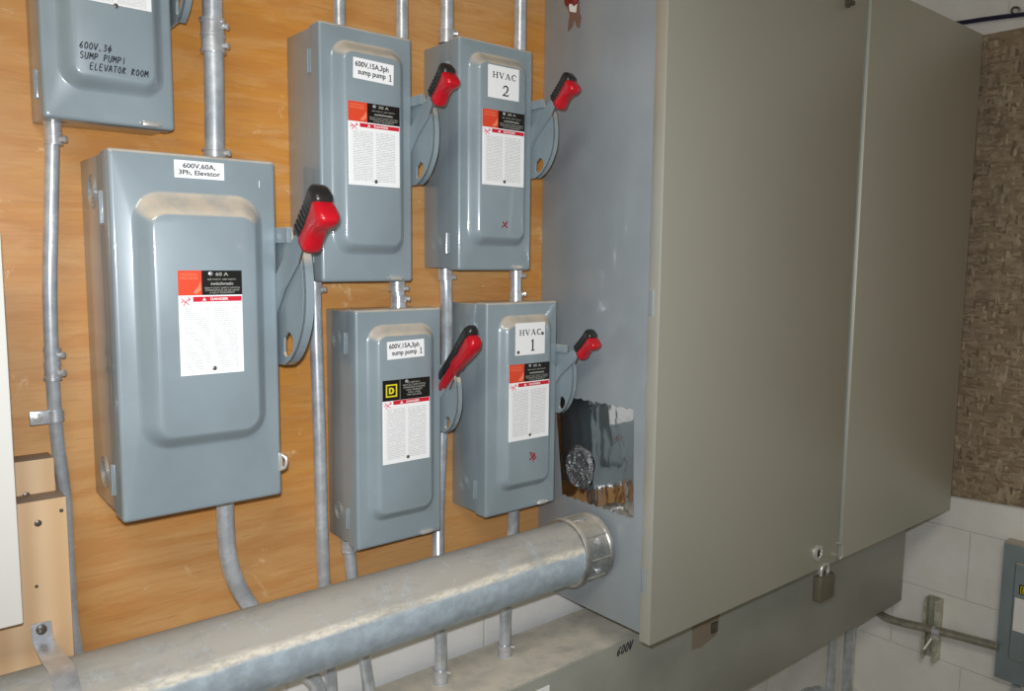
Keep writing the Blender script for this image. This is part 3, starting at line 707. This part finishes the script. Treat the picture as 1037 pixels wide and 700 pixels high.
# ------------------------------------------------------------------ large pipe
PY, PZ, PR = -.163, z(-.543), .0575
CX0 = 1.0706
bp = empty('large_pipe', (.5, PY, PZ), 'large dusty galvanised pipe running level into the side of the tall grey cabinet', 'pipe')
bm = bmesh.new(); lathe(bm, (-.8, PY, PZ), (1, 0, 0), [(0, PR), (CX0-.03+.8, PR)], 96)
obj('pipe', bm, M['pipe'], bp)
bm = bmesh.new(); cx = CX0-.075; Rc = .0615
lathe(bm, (cx, PY, PZ), (1, 0, 0), [(0, PR), (0, Rc+.001), (.003, Rc+.003), (.008, Rc+.003), (.011, Rc), (.012, Rc-.0005), (.060, Rc-.0005), (.062, Rc+.0018), (.069, Rc+.002), (.072, Rc), (.0745, Rc-.004)], 72)
for k in range(9):                                          # raised seams around the fitting
    a = k*2*PI/9+.35; c, s_ = math.cos(a), math.sin(a)
    tube(bm, [(cx+.012, PY+c*Rc, PZ+s_*Rc), (cx+.062, PY+c*Rc, PZ+s_*Rc)], .0016, 8)
o = obj('connector', bm, M['bigfit'], bp)
for k in range(3):
    a = math.radians((150, 205, 100)[k]); bm = bmesh.new(); dr = Vector((0, math.cos(a), math.sin(a)))
    lathe(bm, Vector((cx+.034, PY, PZ))+dr*(Rc-.001), dr, [(0, .007), (.002, .007), (.003, .005), (.003, .003)], 14); obj('screw', bm, M['fit'], o)
# strap
ss = empty('pipe_strap', (.165, -.076, z(-.47)), 'steel strap screwed to the front pine board and wrapped over the large pipe', 'pipe strap')
p = aty(42, 640, -.078); SX = p.x
bm = bmesh.new(); prev = None; prof = []
prof.append((-.0775, p.z+.012)); prof.append((-.0775, p.z-.012))
Rs = PR+.0015
A0 = math.radians(88)
for k in range(0, 27):
    a = A0+k/26*math.radians(175); prof.append((PY+math.cos(a)*Rs, PZ+math.sin(a)*Rs))
for i, (yy, zz) in enumerate(prof):
    w = .0115 if i < 2 else .0135
    t0 = Vector(prof[min(i+1, len(prof)-1)])-Vector(prof[max(i-1, 0)]); nn = Vector((t0.y, -t0.x)).normalized()*.0011
    x_ = SX+.004*(min(i, 4)/4)
    ring = []
    for wx in (-1, -.55, -.25, .25, .55, 1):
        e = 1.6 if abs(wx) < .3 and i >= 2 else 0.4
        ring.append((x_+wx*w, yy-nn.x*(e), zz-nn.y*(e)))
    for wx in (1, -1): ring.append((x_+wx*w, yy+nn.x*.6, zz+nn.y*.6))
    ring = [bm.verts.new(v) for v in ring]
    if prev:
        for k in range(8): bm.faces.new((prev[k], prev[(k+1) % 8], ring[(k+1) % 8], ring[k]))
    else: bm.faces.new(ring)
    prev = ring
bm.faces.new(prev[::-1]); obj('band', bm, M['fit'], ss, angle=50)
bm = bmesh.new(); lathe(bm, (SX, -.079, p.z+.003), (0, -1, 0), [(0, .0062), (.002, .006), (.003, .004)], 16); obj('screw', bm, M['darksteel'], ss)
# ------------------------------------------------------------------ tall cabinet
CX1, CM, CZ0, CZ1, CD = 2.3539, 1.7369, z(-.69), z(.6051), .3107
cab = empty('electrical_cabinet', (1.7, 0, CZ0), 'huge grey two-door metal cabinet on the right, the large pipe entering its side', 'cabinet')
obj('body', B(CX0+.004, CX1-.004, -(CD-.012), 0, CZ0+.012, CZ1-.003, bev=.003), M['cab'], cab)
def cab_door(xa, xb):
    bm = bmesh.new(); box(bm, xa, xb, -CD, -(CD-.0255), CZ0, CZ1, bev=.002, seg=2); return obj('door', bm, M['door'], cab)
dA = cab_door(CX0, CM-.006); dB = cab_door(CM+.012, CX1)
obj('centre_post', B(CM-.006, CM+.012, -(CD-.006), -(CD-.02), CZ0+.004, CZ1-.002), M['cab'], cab)
for zz in (-.0735, -.574):
    bm = bmesh.new(); tube(bm, [(CX0-.001, -(CD-.014), z(zz)-.024), (CX0-.001, -(CD-.014), z(zz)+.024)], .002, 12); box(bm, CX0-.0005, CX0+.005, -(CD-.016), -(CD-.024), z(zz)-.022, z(zz)+.022, bev=.001); obj('hinge', bm, M['cab'], cab)
bm = bmesh.new(); p = aty(828, 560, -CD); lathe(bm, (p.x, -CD, p.z), (0, -1, 0), [(0, .019), (.003, .019), (.005, .016), (.005, .011), (.002, .010)], 28); lk = obj('lock', bm, M['chrome'], dA)
bm = B(p.x-.003, p.x+.003, -CD-.004, -CD-.001, p.z-.009, p.z+.009); obj('keyhole', bm, M['hole'], dA)
bm = bmesh.new(); p = aty(858, 2, -CD); lathe(bm, (p.x, -CD, p.z), (0, -1, 0), [(0, .012), (.004, .012), (.006, .008)], 20); box(bm, p.x-.004, p.x+.02, -CD-.008, -CD-.001, p.z-.004, p.z+.004, bev=.001); obj('latch_knob', bm, M['darksteel'], dA)
bm = bmesh.new(); tube(bm, smoothpath([(CM-.012, -CD-.001, CZ0+.045), (CM+.002, -CD-.006, CZ0+.04), (CM+.004, -CD-.006, CZ0+.012), (CM-.002, -CD-.003, CZ0+.004)], 5), .0022, 8); obj('catch', bm, M['chrome'], dA)
# hasp eye below the door
p = aty(824, 583, -CD+.01); HX = p.x+.03
obj('hasp', B(HX-.011, HX+.011, -(CD-.008), -(CD-.012), CZ0-.024, CZ0+.02, bev=.001), M['chrome'], cab)
pl = empty('padlock', (HX, -(CD-.005), CZ0-.09), 'small brass padlock hanging under the first door of the tall grey cabinet', 'padlock')
bz = CZ0-.018
bm = B(HX-.031, HX+.031, -(CD+.010), -(CD-.012), bz-.060, bz, bev=.004); obj('padlock_body', bm, M['brass'], pl)
bm = bmesh.new(); tube(bm, smoothpath([(HX-.015, -(CD-.001), bz-.004), (HX-.015, -(CD-.001), bz+.012), (HX-.008, -(CD-.001), bz+.022), (HX+.008, -(CD-.001), bz+.022), (HX+.015, -(CD-.001), bz+.012), (HX+.015, -(CD-.001), bz-.004)], 6), .0042, 12); obj('shackle', bm, M['chrome'], pl)
# red wax and torn residue high on the cabinet side
def side_poly(pts, x, th=.0012, mat=None, name='residue', parent=None, smooth=False):
    bm = bmesh.new(); prism(bm, [(atx(px, py, CX0+.004).y, atx(px, py, CX0+.004).z) for px, py in pts], [], 'x', x-th, x+.0003); return obj(name, bm, mat, parent, smooth=smooth)
rs = empty('torn_tape', tuple(atx(580, 15, CX0+.004)), 'brown torn tape with dark red wax high on the side of the tall cabinet', 'tape')
side_poly([(576, 0), (587, 1), (587.5, 14), (589, 18), (587, 29), (584, 26), (582.5, 19), (580, 27), (575.5, 32), (576.5, 20), (577.5, 16), (575, 8)], CX0+.0035, mat=M['rust'], parent=rs, name='tape')
side_poly([(577, 3), (585, 4), (584, 13), (578, 12)], CX0+.0022, mat=M['whitep'], parent=rs, name='paper')
bm = bmesh.new(); p = atx(580, -3, CX0); bmesh.ops.create_icosphere(bm, subdivisions=3, radius=.02)
for v in bm.verts:
    v.co = Vector((p.x+v.co.x*.35, p.y+v.co.y*1.1, p.z+v.co.z*.7+.004*math.sin(v.co.y*300)))
obj('wax', bm, M['redgoo'], rs)
# foil patch on the cabinet side
fp = empty('foil_patch', tuple(atx(605, 470, CX0+.004)), 'crinkled shiny foil sheet stuck to the side of the tall cabinet above the large pipe', 'foil sheet')
XF = CX0+.003
bm = bmesh.new(); NU, NV = 26, 26; grid = []
q = [atx(561, 399, XF), atx(642, 415, XF), atx(641.5, 525, XF), atx(574, 502, XF)]
q[0].y = -.05; q[3].y = -.075
for j in range(NV+1):
    row = []
    for i in range(NU+1):
        u, v = i/NU, j/NV
        pt = (q[0]*(1-u)+q[1]*u)*(1-v)+(q[3]*(1-u)+q[2]*u)*v
        jit = .002*math.sin(i*2.3+j*.7)*(1 if i in (0, NU) or j in (0, NV) else 0)
        edge = min(u, 1-u, v, 1-v)
        bul = -.0012-.0008*math.sin(i*.9+.6*math.sin(j*.5))**2*min(1, edge*8)-.0004*math.sin(j*1.3+i*.4)**2*min(1, edge*8)
        row.append(bm.verts.new((XF+bul, pt.y, pt.z+jit)))
    grid.append(row)
for j in range(NV):
    for i in range(NU): bm.faces.new((grid[j][i], grid[j][i+1], grid[j+1][i+1], grid[j+1][i]))
e = bmesh.ops.extrude_edge_only(bm, edges=[e for e in bm.edges if e.is_boundary])
for v in [g for g in e['geom'] if isinstance(g, bmesh.types.BMVert)]: v.co.x = XF+.0005
obj('foil_sheet', bm, M['foil'], fp, angle=80)
p = atx(588.5, 473, XF); bm = bmesh.new(); rnd = random.Random(3); prev = None
cv = bm.verts.new((XF-.008, p.y, p.z))
for k, (rr, hh) in enumerate(((.3, .009), (.6, .008), (.85, .011), (1.0, .003))):
    ring = []
    for i in range(30):
        a = 2*PI*i/30; r = rr*(1+rnd.uniform(-.05, .05)); ring.append(bm.verts.new((XF-hh-rnd.uniform(-.0015, .0015), p.y+math.cos(a)*r*.037, p.z+math.sin(a)*r*.043)))
    for i in range(30):
        if prev: bm.faces.new((prev[i], prev[(i+1) % 30], ring[(i+1) % 30], ring[i]))
        else: bm.faces.new((cv, ring[i], ring[(i+1) % 30]))
    prev = ring
obj('crumpled_disc', bm, M['crumple'], fp)
# ------------------------------------------------------------------ wireway below
gw = empty('wireway', (1.4, 0, z(-1.034)), 'long dusty grey wireway box on the wall beneath the tall cabinet', 'wireway')
obj('trough', B(.2, 2.4333, -.157, 0, z(-1.034), z(-.769), bev=.002), M['gutter'], gw)
obj('cover', B(.2, 2.4333, -.160, -.1575, z(-1.030), z(-.7695), bev=.001), M['gutter'], gw)
p = aty(624, 667, -.160)
handwriting(['600V'], p.x, -.1608, p.z+.004, .0118, .018, .02, M['ink'], gw, r=.0011, slant=.3, dz=.06)
p = aty(549, 699, -.160); label_plate(gw, p.x-.018, p.x+.018, p.z-.015, p.z+.004, -.1602, name='label')
p = aty(716, 638, -.16)
bm = bmesh.new(); prism(bm, [(p.x-.055, p.z-.03), (p.x-.02, p.z-.035), (p.x+.01, p.z-.027), (p.x+.035, p.z-.022), (p.x+.045, p.z+.03), (p.x-.055, p.z+.03)], [], 'y', -.1615, -.1602)
o = obj('torn_sticker', bm, plain('dusty_sticker', (150, 136, 118), .7), gw, smooth=False)
obj('clip', B(p.x+.012, p.x+.034, -.166, -.160, p.z-.012, p.z+.012, bev=.001), M['darksteel'], gw)
# conduits below the wireway
def vcon(x, y, z0, z1, r, label, mat='emt'):
    root = empty('conduit', (x, y, z0), label, 'conduit', CG)
    obj('pipe', lathe(bmesh.new(), (x, y, z0), (0, 0, 1), [(0, r), (z1-z0, r)], 24), M[mat], root)
    fitting(root, (x, y, z1), Dn, r, .03)
p = aty(842.5, 665, -.09); vcon(p.x, -.09, .0, z(-1.034), .0125, 'left one of the two conduits dropping from the right end of the wireway')
p = aty(860, 655, -.09); vcon(p.x, -.09, .0, z(-1.034), .0155, 'right one of the two conduits dropping from the right end of the wireway')
p = aty(822, 697, -.05)
root = empty('conduit', (p.x, -.05, p.z), 'curved conduit end just showing under the wireway at the bottom edge', 'conduit', CG)
obj('pipe', tube(bmesh.new(), smoothpath([(p.x-.20, -.05, p.z-.2), (p.x-.13, -.05, p.z-.06), (p.x-.05, -.05, p.z-.015), (p.x+.01, -.05, p.z-.02), (p.x+.06, -.05, p.z-.06), (p.x+.07, -.05, p.z-.3)], 6), .018, 20), M['emt'], root)
# ------------------------------------------------------------------ right wall things
XW = RW
# strut channel
a = atx(947, 606, XW-.02); b = atx(941, 667, XW-.02)
su = empty('strut_channel', (XW, a.y, b.z), 'short upright slotted steel channel on the white wall, holding a conduit', 'channel')
yc = (a.y+b.y)/2; hw = .0205
bm = bmesh.new()
prof = [(XW-.001, yc-hw), (XW-.001, yc+hw), (XW-.041, yc+hw), (XW-.041, yc+hw-.009), (XW-.036, yc+hw-.009), (XW-.036, yc+hw-.0027), (XW-.0037, yc+hw-.0027), (XW-.0037, yc-hw+.0027), (XW-.036, yc-hw+.0027), (XW-.036, yc-hw+.009), (XW-.041, yc-hw+.009), (XW-.041, yc-hw)]
prism(bm, prof, [], 'z', b.z, a.z); obj('channel', bm, galv('dull_strut_steel', (205, 204, 186), rough=.4, metal=.4), su, smooth=False)
for f in (.1, .9):
    bm = bmesh.new(); lathe(bm, (XW-.004, yc, b.z+(a.z-b.z)*f), (-1, 0, 0), [(0, .008), (.003, .008), (.006, .005)], 14); obj('bolt', bm, M['chrome'], su)
XC = XW-.052
wp = [atx(886, 617, XC+.02), atx(897, 625.5, XC), atx(915, 631, XC), atx(948, 638.5, XC), atx(985, 648, XC), atx(1011, 655, XC)]
wp[0].x += .0
rc = empty('conduit', tuple(wp[3]), 'bent conduit across the white right-hand wall into the small grey panel', 'conduit', CG)
obj('pipe', tube(bmesh.new(), smoothpath(wp, 8), .0125, 20), galv('dull_conduit', (178, 172, 156), rough=.35, metal=.5), rc)
p = atx(949, 639, XC); cl = empty('conduit_clamp', tuple(p), 'clamp with a wing bolt holding the bent conduit to the slotted channel', 'clamp')
bm = bmesh.new(); lathe(bm, p+Vector((0, .011, -.003)), (0, -1, -.0), [(0, .0128), (0, .0155), (.022, .0155), (.022, .0128)], 24); obj('band', bm, M['fit'], cl)
bm = bmesh.new(); tube(bm, [(p.x-.01, p.y+.008, p.z-.02), (p.x-.035, p.y+.02, p.z-.055)], .004, 10); box(bm, p.x-.016, p.x+.004, p.y-.008, p.y+.012, p.z-.026, p.z-.012, bev=.001); obj('bolt', bm, M['chrome'], cl)
# small panel at the right edge
SPX = 2.40
q0 = atx(1023.5, 544.6, XW); q1 = atx(1010.5, 680, XW)
py0 = -.4185; bz0, bz1 = q1.z, q0.z
sp = empty('breaker_panel', (XW, py0-.1, bz0), 'small grey panel box on the white wall, cut by the right edge of the photo', 'panel')
obj('body', B(XW-.04, XW, py0-.28, py0, bz0, bz1, bev=.003), M['switch'], sp)
dr = obj('cover', B(XW-.046, XW-.0395, py0-.275, py0-.002, bz0+.002, bz1-.002, bev=.002), M['switch'], sp)
obj('raised_panel', B(XW-.052, XW-.045, py0-.25, py0-.035, bz0+.07, bz1-.05, bev=.005, seg=3), M['switch'], dr)
xl = XW-.052
pa = atx(1032.5, 592, xl); pb = atx(1037, 603, xl)
obj('emblem_plate', B(xl-.001, xl, pa.y-.09, pa.y, pb.z, pa.z), M['black'], dr, smooth=False)
o = bmesh.new(); yy = pa.y-.014; zc = (pa.z+pb.z)/2; sq = lambda r: [(yy-r, zc-r), (yy+r, zc-r), (yy+r, zc+r), (yy-r, zc+r)]
prism(o, sq(.0105), [sq(.0082)], 'x', xl-.0018, xl-.001)
prism(o, [(yy+.005, zc-.006), (yy-.002, zc-.006), (yy-.006, zc), (yy-.002, zc+.006), (yy+.005, zc+.006)], [[(yy+.002, zc-.003), (yy-.001, zc-.003), (yy-.003, zc), (yy-.001, zc+.003), (yy+.002, zc+.003)]], 'x', xl-.0018, xl-.001)
obj('emblem', o, M['yellow'], dr, smooth=False)
pa = atx(1028, 605, xl); pb = atx(1028, 639, xl); obj('label', B(xl-.001, xl, pa.y-.11, pa.y, pb.z, pa.z), M['print'], dr, smooth=False)
p = atx(1029, 695, XW-.05); vcy = p.y
root = empty('conduit', (XW-.05, vcy, bz0), 'conduit hanging from the small panel at the lower right corner', 'conduit', CG)
obj('pipe', lathe(bmesh.new(), (XW-.05, vcy, .0), (0, 0, 1), [(0, .0125), (bz0, .0125)], 24), M['emt'], root)
# armoured cable at the top right
cb = empty('armoured_cable', tuple(atx(1005, 18, XW-.008)), 'dark spiral armoured cable running level above the brown strand board', 'cable')
pts = smoothpath([atx(930, 28, XW-.01), atx(973, 23, XW-.01), atx(1000, 19, XW-.01), atx(1037, 14.5, XW-.01), atx(1100, 7, XW-.01)], 40)
bm = bmesh.new(); prev = None
dense = []
for i in range(len(pts)-1):
    for k in range(3): dense.append(pts[i].lerp(pts[i+1], k/3))
for i, pnt in enumerate(dense):
    d_ = (dense[min(i+1, len(dense)-1)]-dense[max(0, i-1)]).normalized(); a_, b_ = frame(d_); rr = .0046+.0022*(1 if i % 4 < 2 else -1)*.8
    ring = [bm.verts.new(pnt+(a_*math.cos(2*PI*k/12)+b_*math.sin(2*PI*k/12))*rr) for k in range(12)]
    if prev:
        for k in range(12): bm.faces.new((prev[k], prev[(k+1) % 12], ring[(k+1) % 12], ring[k]))
    prev = ring
obj('cable', bm, plain('dark_cable_armour', (74, 70, 96), .5, .3), cb, smooth=False)
p = atx(1027.5, 13, XW-.01); bm = bmesh.new(); tube(bm, smoothpath([(XW-.01, p.y-.012, p.z+.002), (XW-.012, p.y-.010, p.z+.010), (XW-.012, p.y+.002, p.z+.014), (XW-.01, p.y+.008, p.z+.008), (XW-.01, p.y+.004, p.z-.002)], 6), .003, 8); obj('clip', bm, M['darksteel'], cb)
# ------------------------------------------------------------------ light
def light(name, ty, loc, energy, col, **kw):
    l = bpy.data.lights.new(name, ty); l.energy = energy; l.color = col
    for k, v in kw.items(): setattr(l, k, v)
    o = bpy.data.objects.new(name, l); C.objects.link(o); o.location = loc; return o
fl = CAM+UP*.032-RT*.015+FW*.02
fo = light('camera_flash', 'SPOT', fl, 51, (.94, .99, 1.08), shadow_soft_size=.012, spot_size=math.radians(110), spot_blend=1.0)
fo.rotation_euler = FW.to_track_quat('-Z', 'Y').to_euler()
a = light('ceiling_lamp', 'AREA', (-.8, -1.9, 2.95), 36, (1.0, .96, .84), shape='RECTANGLE', size=1.2, size_y=.6)
w = bpy.data.worlds.new('world'); bpy.context.scene.world = w; w.use_nodes = True
w.node_tree.nodes['Background'].inputs[0].default_value = (.5, .5, .45, 1); w.node_tree.nodes['Background'].inputs[1].default_value = .05
# ------------------------------------------------------------------ camera
cam = bpy.data.cameras.new('camera'); co = bpy.data.objects.new('camera', cam); C.objects.link(co)
cam.sensor_fit = 'HORIZONTAL'; cam.sensor_width = 36; cam.lens = F*36/1037; cam.clip_start = .02
m = Matrix((( RT.x, UP.x, -FW.x), (RT.y, UP.y, -FW.y), (RT.z, UP.z, -FW.z))).to_4x4(); m.translation = CAM
co.matrix_world = m
sc = bpy.context.scene; sc.camera = co
sc.view_settings.view_transform = 'Standard'; sc.view_settings.look = 'None'; sc.view_settings.exposure = 0; sc.view_settings.gamma = 1; sc.view_settings.use_curve_mapping = False
